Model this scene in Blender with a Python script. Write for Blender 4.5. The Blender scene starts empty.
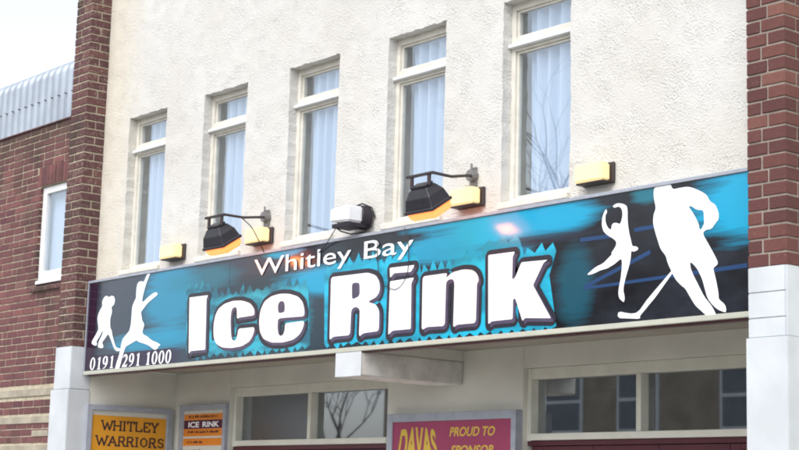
import bpy, bmesh, math, random
from mathutils import Vector, Matrix, Quaternion, noise
from mathutils.geometry import tessellate_polygon
# outlines of the printed artwork, in metres on the face of the sign (x, z)
PLAYER_SMALL = [[(-13.859, 3.503), (-13.894, 3.481), (-13.916, 3.45), (-13.904, 3.411), (-13.945, 3.376), (-13.978, 3.334), (-13.987, 3.297), (-13.967, 3.235), (-13.954, 3.192), (-13.995, 3.148), (-14.048, 3.104), (-14.074, 3.07), (-14.047, 3.052), (-13.982, 3.037), (-13.964, 3.058), (-13.984, 3.078), (-13.917, 3.131), (-13.889, 3.167), (-13.867, 3.174), (-13.88, 3.135), (-13.932, 3.081), (-13.951, 3.032), (-13.929, 3.017), (-13.858, 3.008), (-13.842, 3.022), (-13.863, 3.052), (-13.87, 3.067), (-13.814, 3.103), (-13.769, 3.14), (-13.724, 3.098), (-13.685, 3.048), (-13.642, 2.993), (-13.59, 2.965), (-13.534, 2.965), (-13.532, 2.989), (-13.588, 2.995), (-13.623, 3.019), (-13.658, 3.071), (-13.69, 3.123), (-13.702, 3.161), (-13.735, 3.195), (-13.743, 3.239), (-13.745, 3.28), (-13.717, 3.341), (-13.735, 3.39), (-13.687, 3.408), (-13.675, 3.451), (-13.699, 3.487), (-13.747, 3.497), (-13.795, 3.485), (-13.821, 3.499)]]
SKATER_JUMP = [[(-13.054, 3.665), (-13.092, 3.674), (-13.125, 3.635), (-13.171, 3.576), (-13.202, 3.586), (-13.243, 3.589), (-13.279, 3.574), (-13.293, 3.532), (-13.295, 3.483), (-13.291, 3.439), (-13.325, 3.405), (-13.352, 3.364), (-13.355, 3.302), (-13.356, 3.247), (-13.362, 3.189), (-13.381, 3.141), (-13.437, 3.107), (-13.493, 3.074), (-13.513, 3.032), (-13.524, 2.983), (-13.544, 2.922), (-13.585, 2.85), (-13.607, 2.783), (-13.545, 2.775), (-13.515, 2.828), (-13.484, 2.901), (-13.457, 2.961), (-13.432, 2.999), (-13.367, 3.017), (-13.298, 3.033), (-13.252, 3.045), (-13.253, 3.05), (-13.192, 3.026), (-13.12, 3.012), (-13.026, 2.988), (-12.966, 2.961), (-12.918, 2.94), (-12.874, 2.95), (-12.853, 2.97), (-12.821, 2.981), (-12.891, 3.007), (-12.972, 3.027), (-13.057, 3.069), (-13.136, 3.095), (-13.15, 3.123), (-13.119, 3.182), (-13.166, 3.228), (-13.177, 3.265), (-13.194, 3.3), (-13.153, 3.33), (-13.088, 3.374), (-12.999, 3.41), (-12.922, 3.438), (-12.916, 3.452), (-12.957, 3.467), (-13.015, 3.454), (-13.093, 3.424), (-13.166, 3.389), (-13.184, 3.406), (-13.167, 3.472), (-13.129, 3.555), (-13.088, 3.613)]]
DANCER = [[(-7.4, 3.558), (-7.42, 3.536), (-7.435, 3.502), (-7.438, 3.451), (-7.423, 3.413), (-7.389, 3.384), (-7.34, 3.358), (-7.31, 3.335), (-7.31, 3.309), (-7.333, 3.281), (-7.353, 3.263), (-7.346, 3.253), (-7.383, 3.229), (-7.421, 3.203), (-7.49, 3.184), (-7.532, 3.162), (-7.567, 3.142), (-7.546, 3.137), (-7.49, 3.147), (-7.449, 3.159), (-7.387, 3.166), (-7.325, 3.188), (-7.269, 3.218), (-7.258, 3.202), (-7.26, 3.152), (-7.268, 3.092), (-7.284, 3.034), (-7.289, 2.994), (-7.281, 2.963), (-7.259, 2.946), (-7.243, 2.934), (-7.235, 2.95), (-7.236, 2.975), (-7.247, 3.01), (-7.241, 3.05), (-7.221, 3.108), (-7.197, 3.166), (-7.184, 3.215), (-7.181, 3.255), (-7.175, 3.257), (-7.158, 3.252), (-7.125, 3.259), (-7.12, 3.272), (-7.138, 3.284), (-7.171, 3.288), (-7.184, 3.331), (-7.203, 3.394), (-7.212, 3.456), (-7.213, 3.527), (-7.22, 3.556), (-7.247, 3.571), (-7.288, 3.582), (-7.322, 3.58), (-7.344, 3.567), (-7.326, 3.556), (-7.294, 3.562), (-7.271, 3.551), (-7.257, 3.527), (-7.257, 3.491), (-7.268, 3.457), (-7.28, 3.443), (-7.307, 3.455), (-7.334, 3.457), (-7.351, 3.444), (-7.353, 3.421), (-7.361, 3.416), (-7.382, 3.429), (-7.4, 3.457), (-7.408, 3.488), (-7.406, 3.519), (-7.393, 3.533), (-7.397, 3.551)]]
PLAYER_BIG = [[(-6.972, 3.654), (-6.99, 3.63), (-6.99, 3.587), (-6.979, 3.542), (-6.972, 3.51), (-6.992, 3.469), (-6.995, 3.416), (-6.978, 3.361), (-6.957, 3.306), (-6.934, 3.25), (-6.918, 3.23), (-6.889, 3.199), (-6.874, 3.153), (-6.845, 3.1), (-6.824, 3.065), (-6.802, 3.035), (-6.759, 2.998), (-6.731, 2.98), (-6.695, 2.927), (-6.653, 2.869), (-6.598, 2.827), (-6.549, 2.786), (-6.492, 2.782), (-6.494, 2.809), (-6.528, 2.86), (-6.583, 2.918), (-6.625, 2.987), (-6.667, 3.056), (-6.688, 3.097), (-6.695, 3.136), (-6.681, 3.137), (-6.639, 3.098), (-6.597, 3.028), (-6.576, 2.961), (-6.556, 2.905), (-6.515, 2.859), (-6.474, 2.829), (-6.42, 2.809), (-6.413, 2.824), (-6.422, 2.857), (-6.471, 2.893), (-6.473, 2.931), (-6.487, 2.997), (-6.503, 3.053), (-6.513, 3.086), (-6.479, 3.105), (-6.476, 3.121), (-6.513, 3.184), (-6.548, 3.237), (-6.593, 3.306), (-6.574, 3.327), (-6.522, 3.329), (-6.495, 3.359), (-6.467, 3.382), (-6.469, 3.428), (-6.495, 3.477), (-6.534, 3.498), (-6.56, 3.543), (-6.612, 3.575), (-6.678, 3.605), (-6.719, 3.615), (-6.779, 3.615), (-6.834, 3.613), (-6.854, 3.655)], [(-6.705, 3.488), (-6.685, 3.491), (-6.639, 3.461), (-6.586, 3.452), (-6.582, 3.411), (-6.579, 3.369), (-6.605, 3.332), (-6.618, 3.337), (-6.626, 3.374), (-6.663, 3.436)]]
STICK_BIG = [[(-6.844, 3.098), (-6.834, 3.085), (-6.969, 2.951), (-7.102, 2.838), (-7.103, 2.821), (-7.123, 2.82), (-7.215, 2.829), (-7.276, 2.835), (-7.292, 2.849), (-7.289, 2.869), (-7.269, 2.875), (-7.229, 2.865), (-7.176, 2.856), (-7.134, 2.858), (-7.103, 2.875), (-7.045, 2.933)]]
LETTER_I = [[(-12.377, 3.371), (-12.08, 3.367), (-12.105, 3.338), (-12.087, 2.897), (-12.314, 2.898), (-12.347, 2.875)]]
LETTER_c = [[(-11.367, 3.156), (-11.376, 3.201), (-11.439, 3.25), (-11.559, 3.28), (-11.692, 3.288), (-11.825, 3.272), (-11.917, 3.233), (-11.961, 3.168), (-11.974, 3.092), (-11.963, 2.992), (-11.92, 2.937), (-11.822, 2.901), (-11.687, 2.889), (-11.529, 2.896), (-11.42, 2.93), (-11.373, 2.982), (-11.354, 3.044), (-11.593, 3.045), (-11.601, 3.008), (-11.613, 2.961), (-11.652, 2.944), (-11.687, 2.961), (-11.705, 3.014), (-11.72, 3.136), (-11.712, 3.211), (-11.677, 3.234), (-11.634, 3.23), (-11.626, 3.192), (-11.621, 3.129), (-11.595, 3.139), (-11.379, 3.143)]]
LETTER_e = [[(-10.669, 3.086), (-10.672, 3.139), (-10.7, 3.205), (-10.763, 3.25), (-10.886, 3.283), (-11.01, 3.293), (-11.133, 3.283), (-11.232, 3.246), (-11.283, 3.176), (-11.297, 3.089), (-11.278, 3.0), (-11.223, 2.938), (-11.107, 2.902), (-10.958, 2.893), (-10.813, 2.906), (-10.724, 2.943), (-10.682, 2.99), (-10.664, 3.049), (-10.929, 3.045), (-10.928, 2.985), (-10.95, 2.953), (-10.981, 2.945), (-11.017, 2.961), (-11.034, 3.028), (-11.03, 3.085), (-11.006, 3.094)], [(-11.029, 3.133), (-11.041, 3.202), (-11.018, 3.23), (-10.981, 3.234), (-10.948, 3.221), (-10.939, 3.187), (-10.938, 3.137)]]
LETTER_R = [[(-10.334, 3.369), (-9.872, 3.363), (-9.773, 3.334), (-9.727, 3.279), (-9.721, 3.207), (-9.76, 3.167), (-9.855, 3.143), (-9.845, 3.131), (-9.769, 3.114), (-9.721, 3.064), (-9.719, 2.907), (-9.912, 2.903), (-9.957, 2.875), (-9.956, 3.093), (-10.011, 3.115), (-10.064, 3.097), (-10.07, 2.898), (-10.284, 2.899), (-10.326, 2.872)], [(-10.067, 3.301), (-9.969, 3.297), (-9.963, 3.191), (-10.06, 3.169)]]
LETTER_i_dot = [[(-9.61, 3.375), (-9.319, 3.37), (-9.363, 3.322), (-9.556, 3.331), (-9.602, 3.299)]]
LETTER_i = [[(-9.601, 3.273), (-9.323, 3.277), (-9.353, 3.239), (-9.346, 2.899), (-9.554, 2.9), (-9.606, 2.871)]]
LETTER_n = [[(-9.225, 3.276), (-8.948, 3.277), (-8.973, 3.239), (-8.894, 3.278), (-8.776, 3.287), (-8.681, 3.274), (-8.632, 3.241), (-8.613, 3.19), (-8.634, 3.178), (-8.638, 2.895), (-8.839, 2.897), (-8.876, 2.876), (-8.872, 3.21), (-8.903, 3.233), (-8.964, 3.22), (-8.968, 2.896), (-9.166, 2.902), (-9.221, 2.879)]]
LETTER_k = [[(-8.521, 3.364), (-8.25, 3.362), (-8.274, 3.328), (-8.275, 3.17), (-8.246, 3.179), (-8.185, 3.281), (-7.93, 3.274), (-7.97, 3.258), (-8.069, 3.113), (-7.893, 2.877), (-8.142, 2.896), (-8.166, 2.876), (-8.24, 3.037), (-8.263, 3.035), (-8.264, 2.897), (-8.472, 2.896), (-8.508, 2.877)]]
STREAKS = [[(-7.602, 3.072), (-7.02, 3.252), (-7.02, 3.223), (-7.593, 3.048)], [(-7.602, 3.061), (-6.254, 3.093), (-6.254, 3.066), (-7.602, 3.043)], [(-7.634, 3.391), (-7.294, 3.387), (-7.294, 3.361), (-7.633, 3.364)], [(-7.156, 3.404), (-6.92, 3.41), (-6.92, 3.384), (-7.156, 3.378)], [(-7.02, 3.252), (-6.871, 3.297), (-6.871, 3.268), (-7.02, 3.223)]]
HALOS = [([(-12.443, 3.425), (-12.139, 3.435), (-11.913, 3.339), (-11.522, 3.333), (-11.275, 3.338), (-10.952, 3.352), (-10.636, 3.302)], [(-12.392, 2.868), (-11.412, 2.85), (-10.582, 2.852)]), ([(-10.43, 3.388), (-10.355, 3.436), (-9.854, 3.452), (-9.683, 3.412), (-9.589, 3.434), (-9.287, 3.419), (-9.249, 3.304), (-8.982, 3.309), (-8.821, 3.338), (-8.609, 3.324), (-8.571, 3.442), (-8.205, 3.431), (-8.164, 3.33), (-7.96, 3.337), (-7.856, 3.327), (-7.883, 3.255), (-7.919, 3.17)], [(-10.399, 2.849), (-9.47, 2.836), (-8.595, 2.829), (-7.847, 2.822)])]

# ------------------------------------------------------------------ helpers
random.seed(7)
SC = bpy.context.scene
COL = SC.collection

def lin(c):
    return tuple((x / 12.92 if x <= 0.04045 else ((x + 0.055) / 1.055) ** 2.4) for x in [v / 255 for v in c]) + (1,)

class NT:
    """small node-tree helper"""
    def __init__(s, name):
        s.m = bpy.data.materials.new(name); s.m.use_nodes = True
        s.t = s.m.node_tree; s.t.nodes.clear()
        s.out = s.n('ShaderNodeOutputMaterial')
    def n(s, typ, **kw):
        nd = s.t.nodes.new(typ)
        for k, v in kw.items():
            if k.startswith('_'): nd.inputs[k[1:].replace('_', ' ')].default_value = v
            else: setattr(nd, k, v)
        return nd
    def l(s, a, b): s.t.links.new(a, b)
    def math(s, op, a, b=None, clamp=False):
        nd = s.n('ShaderNodeMath', operation=op); nd.use_clamp = clamp
        for i, v in enumerate((a, b)):
            if v is None: continue
            if hasattr(v, 'node'): s.l(v, nd.inputs[i])
            else: nd.inputs[i].default_value = v
        return nd.outputs[0]
    def noise(s, vec, scale, detail=4, rough=.55):
        nd = s.n('ShaderNodeTexNoise'); nd.inputs['Scale'].default_value = scale
        nd.inputs['Detail'].default_value = detail; nd.inputs['Roughness'].default_value = rough
        s.l(vec, nd.inputs['Vector']); return nd.outputs['Fac']
    def ramp(s, fac, stops):
        nd = s.n('ShaderNodeValToRGB'); cr = nd.color_ramp
        while len(cr.elements) < len(stops): cr.elements.new(.5)
        for e, (p, c) in zip(cr.elements, stops):
            e.position = p; e.color = c if len(c) == 4 else tuple(c) + (1,)
        s.l(fac, nd.inputs[0]); return nd.outputs[0]
    def mix(s, fac, a, b, mode='MIX'):
        nd = s.n('ShaderNodeMix', data_type='RGBA', blend_type=mode)
        for i, v in ((0, fac), (6, a), (7, b)):
            if hasattr(v, 'node'): s.l(v, nd.inputs[i])
            else: nd.inputs[i].default_value = v
        return nd.outputs[2]
    def pos(s, scale=(1, 1, 1)):
        g = s.n('ShaderNodeNewGeometry'); mp = s.n('ShaderNodeMapping')
        mp.inputs['Scale'].default_value = scale; s.l(g.outputs['Position'], mp.inputs['Vector'])
        return mp.outputs[0]
    def bsdf(s, col, rough=.6, spec=.5, metal=0, bump=None, bstr=.3, bdist=.005, emit=None, estr=0, coat=0):
        b = s.n('ShaderNodeBsdfPrincipled')
        if hasattr(col, 'node'): s.l(col, b.inputs['Base Color'])
        else: b.inputs['Base Color'].default_value = col
        if hasattr(rough, 'node'): s.l(rough, b.inputs['Roughness'])
        else: b.inputs['Roughness'].default_value = rough
        b.inputs['Specular IOR Level'].default_value = spec; b.inputs['Metallic'].default_value = metal
        b.inputs['Coat Weight'].default_value = coat; b.inputs['Coat Roughness'].default_value = .06
        if emit: b.inputs['Emission Color'].default_value = emit; b.inputs['Emission Strength'].default_value = estr
        if bump is not None:
            bp = s.n('ShaderNodeBump'); bp.inputs['Strength'].default_value = bstr; bp.inputs['Distance'].default_value = bdist
            s.l(bump, bp.inputs['Height']); s.l(bp.outputs[0], b.inputs['Normal'])
        s.l(b.outputs[0], s.out.inputs[0]); return s.m

def plain(name, rgb, rough=.55, var=.12, scale=6., bump=.15, **kw):
    """painted / solid material with faint mottling, so no surface is perfectly flat"""
    t = NT(name); p = t.pos(); n = t.noise(p, scale, 5)
    c = lin(rgb); d = tuple(x * (1 - var) for x in c[:3]) + (1,)
    col = t.mix(t.ramp(n, [(.35, (0, 0, 0)), (.65, (1, 1, 1))]), d, c)
    return t.bsdf(col, rough, bump=t.noise(p, scale * 30, 3), bstr=bump, bdist=.001, **kw)

def mesh_obj(name, bm, mat, parent=None, smooth=False):
    me = bpy.data.meshes.new(name)
    if parent is not None:
        off = world_loc(parent); bmesh.ops.translate(bm, verts=bm.verts, vec=-off)
    bm.normal_update(); bm.to_mesh(me); bm.free()
    for m in (mat if isinstance(mat, (list, tuple)) else [mat]): me.materials.append(m)
    if smooth:
        for p in me.polygons: p.use_smooth = True
    o = bpy.data.objects.new(name, me); COL.objects.link(o)
    if parent is not None: o.parent = parent
    return o

def world_loc(o):
    v = Vector((0, 0, 0))
    while o is not None: v += o.location; o = o.parent
    return v

def thing(name, label, cat, loc=(0, 0, 0), group=None):
    o = bpy.data.objects.new(name, None); COL.objects.link(o); o.location = loc
    o.empty_display_size = .1
    o['label'] = label; o['category'] = cat
    if group: o['group'] = group
    return o

def tag(o, label, cat, group=None):
    o['label'] = label; o['category'] = cat
    if group: o['group'] = group
    return o

def struct(o, kind='structure'): o['kind'] = kind; return o

def BM(): return bmesh.new()

def box(bm, x0, x1, y0, y1, z0, z1, mi=0):
    vs = [bm.verts.new((x, y, z)) for x in (x0, x1) for y in (y0, y1) for z in (z0, z1)]
    fs = [(0, 1, 3, 2), (4, 6, 7, 5), (0, 4, 5, 1), (2, 3, 7, 6), (0, 2, 6, 4), (1, 5, 7, 3)]
    out = []
    for f in fs:
        fc = bm.faces.new([vs[i] for i in f]); fc.material_index = mi; out.append(fc)
    return vs

def bevel(bm, w, seg=1):
    bmesh.ops.bevel(bm, geom=list(bm.edges), offset=w, segments=seg, affect='EDGES', clamp_overlap=True)

def tube(bm, pts, r, n=8, r1=None, cap=True):
    rings = []
    pts = [Vector(p) for p in pts]
    for i, p in enumerate(pts):
        d = (pts[min(i + 1, len(pts) - 1)] - pts[max(i - 1, 0)]).normalized()
        a = d.orthogonal().normalized() if i == 0 else (a - d * a.dot(d)).normalized()
        b = d.cross(a); rr = r if r1 is None else r + (r1 - r) * i / (len(pts) - 1)
        rings.append([bm.verts.new(p + rr * (math.cos(t) * a + math.sin(t) * b)) for t in [2 * math.pi * k / n for k in range(n)]])
    for A_, B_ in zip(rings, rings[1:]):
        for k in range(n): bm.faces.new((A_[k], A_[(k + 1) % n], B_[(k + 1) % n], B_[k]))
    if cap: bm.faces.new(rings[0][::-1]); bm.faces.new(rings[-1])

def poly2d(bm, loops, y, mi=0, thick=0):
    """flat polygon with holes in a plane facing -Y"""
    vl = [[Vector((x, z, 0)) for x, z in lp] for lp in loops]
    flat = [v for lp in vl for v in lp]
    bv = [bm.verts.new((v.x, y, v.y)) for v in flat]
    for t in tessellate_polygon(vl):
        try:
            f = bm.faces.new([bv[i] for i in t]); f.material_index = mi
            f.normal_update()
            if f.normal.y > 0: f.normal_flip()
        except ValueError: pass

def curve_mesh(loops, offset=0):
    """polygon outline grown by offset, through a filled 2D curve; returns mesh"""
    cu = bpy.data.curves.new('c', 'CURVE'); cu.dimensions = '2D'; cu.fill_mode = 'BOTH'; cu.offset = offset
    for lp in loops:
        sp = cu.splines.new('POLY'); sp.points.add(len(lp) - 1); sp.use_cyclic_u = True
        for p, (x, z) in zip(sp.points, lp): p.co = (x, z, 0, 1)
    o = bpy.data.objects.new('c', cu); COL.objects.link(o)
    dg = bpy.context.evaluated_depsgraph_get(); dg.update()
    me = bpy.data.meshes.new_from_object(o.evaluated_get(dg))
    bpy.data.objects.remove(o); return me

def grow_mesh(loops, off):
    """outline pushed outwards by off with round joins, returned as a filled mesh"""
    lp = loops[0]; A_ = .5 * sum(a[0] * b[1] - b[0] * a[1] for a, b in zip(lp, lp[1:] + lp[:1]))
    if A_ < 0: lp = lp[::-1]
    P = [Vector(p) for p in lp]; out = []
    for i in range(len(P)):
        a, p, b = P[i - 1], P[i], P[(i + 1) % len(P)]
        n0 = Vector(((p - a).y, -(p - a).x)).normalized(); n1 = Vector(((b - p).y, -(b - p).x)).normalized()
        if n0.cross(n1) > 0:   # convex corner: fan
            for k in range(4):
                q = n0.lerp(n1, k / 3)
                if q.length > 1e-6: out.append(tuple(p + q.normalized() * off))
        else:
            m = n0 + n1
            if m.length > .3: m = m.normalized(); out.append(tuple(p + m * off / max(.55, m.dot(n0))))
    return curve_mesh([out] + list(loops[1:]), 0)

def text_pts(s, bold=0., shear=0.):
    cu = bpy.data.curves.new('t', 'FONT'); cu.body = s; cu.size = 1; cu.offset = bold; cu.shear = shear; cu.resolution_u = 6
    o = bpy.data.objects.new('t', cu); COL.objects.link(o)
    dg = bpy.context.evaluated_depsgraph_get(); dg.update()
    me = bpy.data.meshes.new_from_object(o.evaluated_get(dg)); bpy.data.objects.remove(o)
    return [(v.co.x, v.co.y) for v in me.vertices], [tuple(p.vertices) for p in me.polygons]

def put_text(bm, s, x0, x1, zb, cap, fn, bold=0., shear=0., warp=None):
    """text spread from x0 to x1 with baseline zb and capital height cap; fn maps (u,v) to 3D"""
    vs, fs = text_pts(s, bold, shear); hv, _ = text_pts('H', bold)
    h0 = min(v[1] for v in hv); h1 = max(v[1] for v in hv)
    a = min(v[0] for v in vs); b = max(v[0] for v in vs)
    out = []
    for x, y in vs:
        u, v = (x - a) / (b - a), (y - h0) / (h1 - h0)
        if warp: u, v = warp(u, v)
        out.append(bm.verts.new(fn(x0 + (x1 - x0) * u, zb + cap * v)))
    for f in fs:
        try: bm.faces.new([out[i] for i in f])
        except ValueError: pass

# ------------------------------------------------------------------ materials
def mat_stucco():
    t = NT('roughcast_render'); p = t.pos()
    big = t.noise(p, .8, 5); mid = t.noise(p, 9, 6, .6); fine = t.noise(p, 110, 4, .7)
    sz = t.n('ShaderNodeSeparateXYZ'); t.l(p, sz.inputs[0])
    v = t.n('ShaderNodeTexVoronoi', feature='SMOOTH_F1'); v.inputs['Scale'].default_value = 72; v.inputs['Smoothness'].default_value = .35
    wv = t.n('ShaderNodeVectorMath', operation='ADD'); nz = t.n('ShaderNodeTexNoise'); nz.inputs['Scale'].default_value = 14; nz.inputs['Detail'].default_value = 4
    sc_ = t.n('ShaderNodeVectorMath', operation='SCALE'); sc_.inputs['Scale'].default_value = .06
    t.l(p, nz.inputs['Vector']); t.l(nz.outputs['Color'], sc_.inputs[0]); t.l(p, wv.inputs[0]); t.l(sc_.outputs[0], wv.inputs[1]); t.l(wv.outputs[0], v.inputs['Vector'])
    grains = t.ramp(v.outputs['Distance'], [(.10, (1, 1, 1)), (.55, (0, 0, 0))])
    dens_ = t.ramp(t.noise(p, 5, 5, .7), [(.40, (.15, .15, .15)), (.62, (1, 1, 1))])
    h = t.math('ADD', t.math('MULTIPLY', grains, dens_), t.math('MULTIPLY', fine, .45)); h = t.math('ADD', h, t.math('MULTIPLY', mid, 1.1))
    col = t.mix(t.ramp(big, [(.35, (0, 0, 0)), (.7, (1, 1, 1))]), (.56, .55, .52, 1), (.615, .615, .60, 1))
    # yellowed paint towards the left pier and along the foot of the wall
    yl = t.math('MULTIPLY', t.math('DIVIDE', t.math('SUBTRACT', t.math('ADD', -13.7, t.math('MULTIPLY', mid, .5)), sz.outputs[0]), .5, clamp=True), .5)
    col = t.mix(yl, col, (.62, .56, .43, 1))
    ft = t.math('MULTIPLY', t.math('DIVIDE', t.math('SUBTRACT', t.math('ADD', 3.85, t.math('MULTIPLY', mid, .5)), sz.outputs[2]), .5, clamp=True), .28)
    col = t.mix(ft, col, (.55, .50, .40, 1))
    pits = t.ramp(t.noise(p, 62, 3, .8), [(.60, (0, 0, 0)), (.72, (1, 1, 1))])
    col = t.mix(t.math('MULTIPLY', t.math('MULTIPLY', pits, dens_), .28), col, (.40, .37, .34, 1))
    run = t.ramp(t.noise(t.pos((5, 1, .35)), 1, 5), [(.54, (0, 0, 0)), (.74, (1, 1, 1))])
    col = t.mix(t.math('MULTIPLY', run, .10), col, (.44, .41, .35, 1))
    return t.bsdf(col, .9, .2, bump=h, bstr=.7, bdist=.009)

def mat_brick(name, tones, grime=0.):
    t = NT(name); p = t.pos()
    at = t.n('ShaderNodeAttribute', attribute_name='tone')
    col = t.ramp(at.outputs['Fac'], [(i / (len(tones) - 1), lin(c)) for i, c in enumerate(tones)])
    n = t.noise(p, 28, 6, .65)
    col = t.mix(t.math('MULTIPLY', t.ramp(n, [(.35, (0, 0, 0)), (.7, (1, 1, 1))]), .45), col, lin((84, 54, 56)))
    if grime > .72:   # lime bloom and grit on the old pier
        wz = t.noise(t.pos((1, 1, .7)), 1.3, 3); w = t.ramp(t.noise(p, 38, 4, .75), [(.54, (0, 0, 0)), (.62, (1, 1, 1))])
        col = t.mix(t.math('MULTIPLY', t.math('MULTIPLY', w, t.ramp(wz, [(.42, (0, 0, 0)), (.55, (1, 1, 1))])), .3), col, lin((196, 186, 166)))
    if grime:
        g = t.noise(t.pos((1, 1, .8)), 2.2, 5)
        col = t.mix(t.math('MULTIPLY', t.ramp(g, [(.5, (0, 0, 0)), (.68, (1, 1, 1))]), grime), col, lin((62, 56, 50)))
        if grime < .72:   # soot and lichen under the parapet
            sz = t.n('ShaderNodeSeparateXYZ'); t.l(p, sz.inputs[0]); top = t.math('DIVIDE', t.math('SUBTRACT', t.math('ADD', sz.outputs[2], t.math('MULTIPLY', g, .5)), 5.42), .22, clamp=True)
            col = t.mix(t.math('MULTIPLY', top, .75), col, lin((74, 62, 56)))
    sp = t.noise(p, 75, 3, .7)
    col = t.mix(t.math('MULTIPLY', t.ramp(sp, [(.62, (0, 0, 0)), (.75, (1, 1, 1))]), .4), col, lin((168, 140, 134)))
    return t.bsdf(col, .85, .25, bump=t.noise(p, 120, 4, .7), bstr=.6, bdist=.004)

def mat_mortar(name, rgb):
    t = NT(name); p = t.pos(); n = t.noise(p, 14, 6, .7)
    col = t.mix(t.ramp(n, [(.3, (0, 0, 0)), (.7, (1, 1, 1))]), tuple(x * .55 for x in lin(rgb)[:3]) + (1,), lin(rgb))
    return t.bsdf(col, .95, .1, bump=t.noise(p, 160, 4, .7), bstr=.7, bdist=.004)

def mat_art():
    """printed artwork of the fascia: slate ground, cyan brush areas with torn streaky ends"""
    t = NT('sign_artwork'); P = t.n('ShaderNodeNewGeometry').outputs['Position']
    sx = t.n('ShaderNodeSeparateXYZ'); t.l(P, sx.inputs[0]); X, Z = sx.outputs[0], sx.outputs[2]
    streak = t.noise(t.pos((1.6, 0, 22)), 1.0, 5, .6)
    cloud = t.noise(t.pos((1.2, 0, 2.6)), 1.3, 5, .6)
    def blob(x, z, rx, rz, soft=.6, amp=.55):
        a = t.math('DIVIDE', t.math('SUBTRACT', X, x), rx); b = t.math('DIVIDE', t.math('SUBTRACT', Z, z), rz)
        d = t.math('SQRT', t.math('ADD', t.math('MULTIPLY', a, a), t.math('MULTIPLY', b, b)))
        d = t.math('ADD', d, t.math('MULTIPLY', t.math('SUBTRACT', streak, .5), amp * 2))
        return t.math('DIVIDE', t.math('SUBTRACT', 1 + soft / 2, d), soft, clamp=True)
    col = t.mix(t.ramp(cloud, [(.38, (0, 0, 0)), (.66, (1, 1, 1))]), lin((14, 13, 18)), lin((38, 42, 50)))
    # left end is a hazier grey-blue, the middle grey-teal
    col = t.mix(t.math('MULTIPLY', blob(-13.0, 3.3, 1.05, .75, .3, .1), .9), col, lin((60, 68, 82)))
    col = t.mix(t.math('MULTIPLY', blob(-11.6, 3.1, 1.9, .55, .8, .3), .7), col, lin((34, 58, 72)))
    col = t.mix(t.math('MULTIPLY', blob(-11.55, 3.62, .95, .16, .5, .2), .7), col, lin((58, 60, 74)))
    teal = lin((30, 112, 132)); cyan = lin((20, 150, 190)); deep = lin((24, 80, 98))
    for x, z, rx, rz, c, k in [(-12.72, 3.42, .42, .36, cyan, .6), (-12.2, 3.52, .55, .10, teal, .6), (-12.9, 3.03, .75, .10, cyan, .6),
                               (-10.3, 3.36, .70, .11, cyan, .9), (-10.75, 3.08, .16, .25, teal, .7), (-9.55, 3.50, .30, .05, teal, .6), 
                               (-9.05, 3.46, .50, .10, cyan, .8), (-8.45, 3.56, .62, .12, cyan, 1.), (-8.95, 3.64, .5, .04, cyan, .7), (-7.85, 3.55, .36, .11, cyan, .95), (-8.55, 3.38, .4, .08, cyan, .8),
                               (-7.68, 3.08, .16, .26, deep, .8), (-6.22, 3.47, .46, .22, cyan, 1.), (-7.05, 3.62, .12, .06, teal, .8), (-11.0, 3.63, .25, .035, cyan, .8)]:
        col = t.mix(t.math('MULTIPLY', blob(x, z, rx, rz), k), col, c)
    col = t.mix(t.math('MULTIPLY', blob(-8.05, 3.42, .55, .035, .5, .4), .8), col, lin((36, 40, 54)))
    # dark band that carries the telephone number
    band = t.math('MULTIPLY', t.math('LESS_THAN', t.math('ADD', Z, t.math('MULTIPLY', streak, .02)), 2.955), t.math('DIVIDE', t.math('SUBTRACT', -12.35, X), .35, clamp=True))
    col = t.mix(band, col, lin((40, 30, 58)))
    edge = t.math('LESS_THAN', t.math('ADD', X, t.math('MULTIPLY', cloud, .05)), -13.99)
    col = t.mix(edge, col, lin((44, 26, 46)))
    return t.bsdf(col, .17, .5, bump=t.noise(t.pos(), 1.1, 3), bstr=.12, bdist=.02)

def mat_halo(name, a, b):
    t = NT(name); n = t.noise(t.pos((2, 0, 6)), 1.2, 4)
    return t.bsdf(t.mix(t.ramp(n, [(.4, (0, 0, 0)), (.6, (1, 1, 1))]), lin(a), lin(b)), .25)

def mat_glass(name='window_glass', rough=.012, base=.12):
    t = NT(name)
    tr = t.n('ShaderNodeBsdfTransparent'); tr.inputs[0].default_value = (.95, .97, .98, 1)
    gl = t.n('ShaderNodeBsdfGlossy'); gl.inputs['Roughness'].default_value = rough; gl.inputs[0].default_value = (.88, .94, 1, 1)
    fr = t.n('ShaderNodeFresnel'); fr.inputs[0].default_value = 1.52
    bf = t.n('ShaderNodeNewGeometry').outputs['Backfacing']
    fac = t.math('ADD', t.math('MULTIPLY', fr.outputs[0], 2.4), base, clamp=True)
    fac = t.math('MULTIPLY', fac, t.math('SUBTRACT', 1, bf))
    mx = t.n('ShaderNodeMixShader'); t.l(fac, mx.inputs[0]); t.l(tr.outputs[0], mx.inputs[1]); t.l(gl.outputs[0], mx.inputs[2])
    t.l(mx.outputs[0], t.out.inputs[0]); return t.m

def mat_curtain():
    t = NT('net_curtain'); n = t.noise(t.pos((30, 1, .4)), 1, 3)
    b = t.mix(n, lin((156, 174, 196)), lin((204, 216, 232)))
    return t.bsdf(b, .9, .1)

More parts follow.
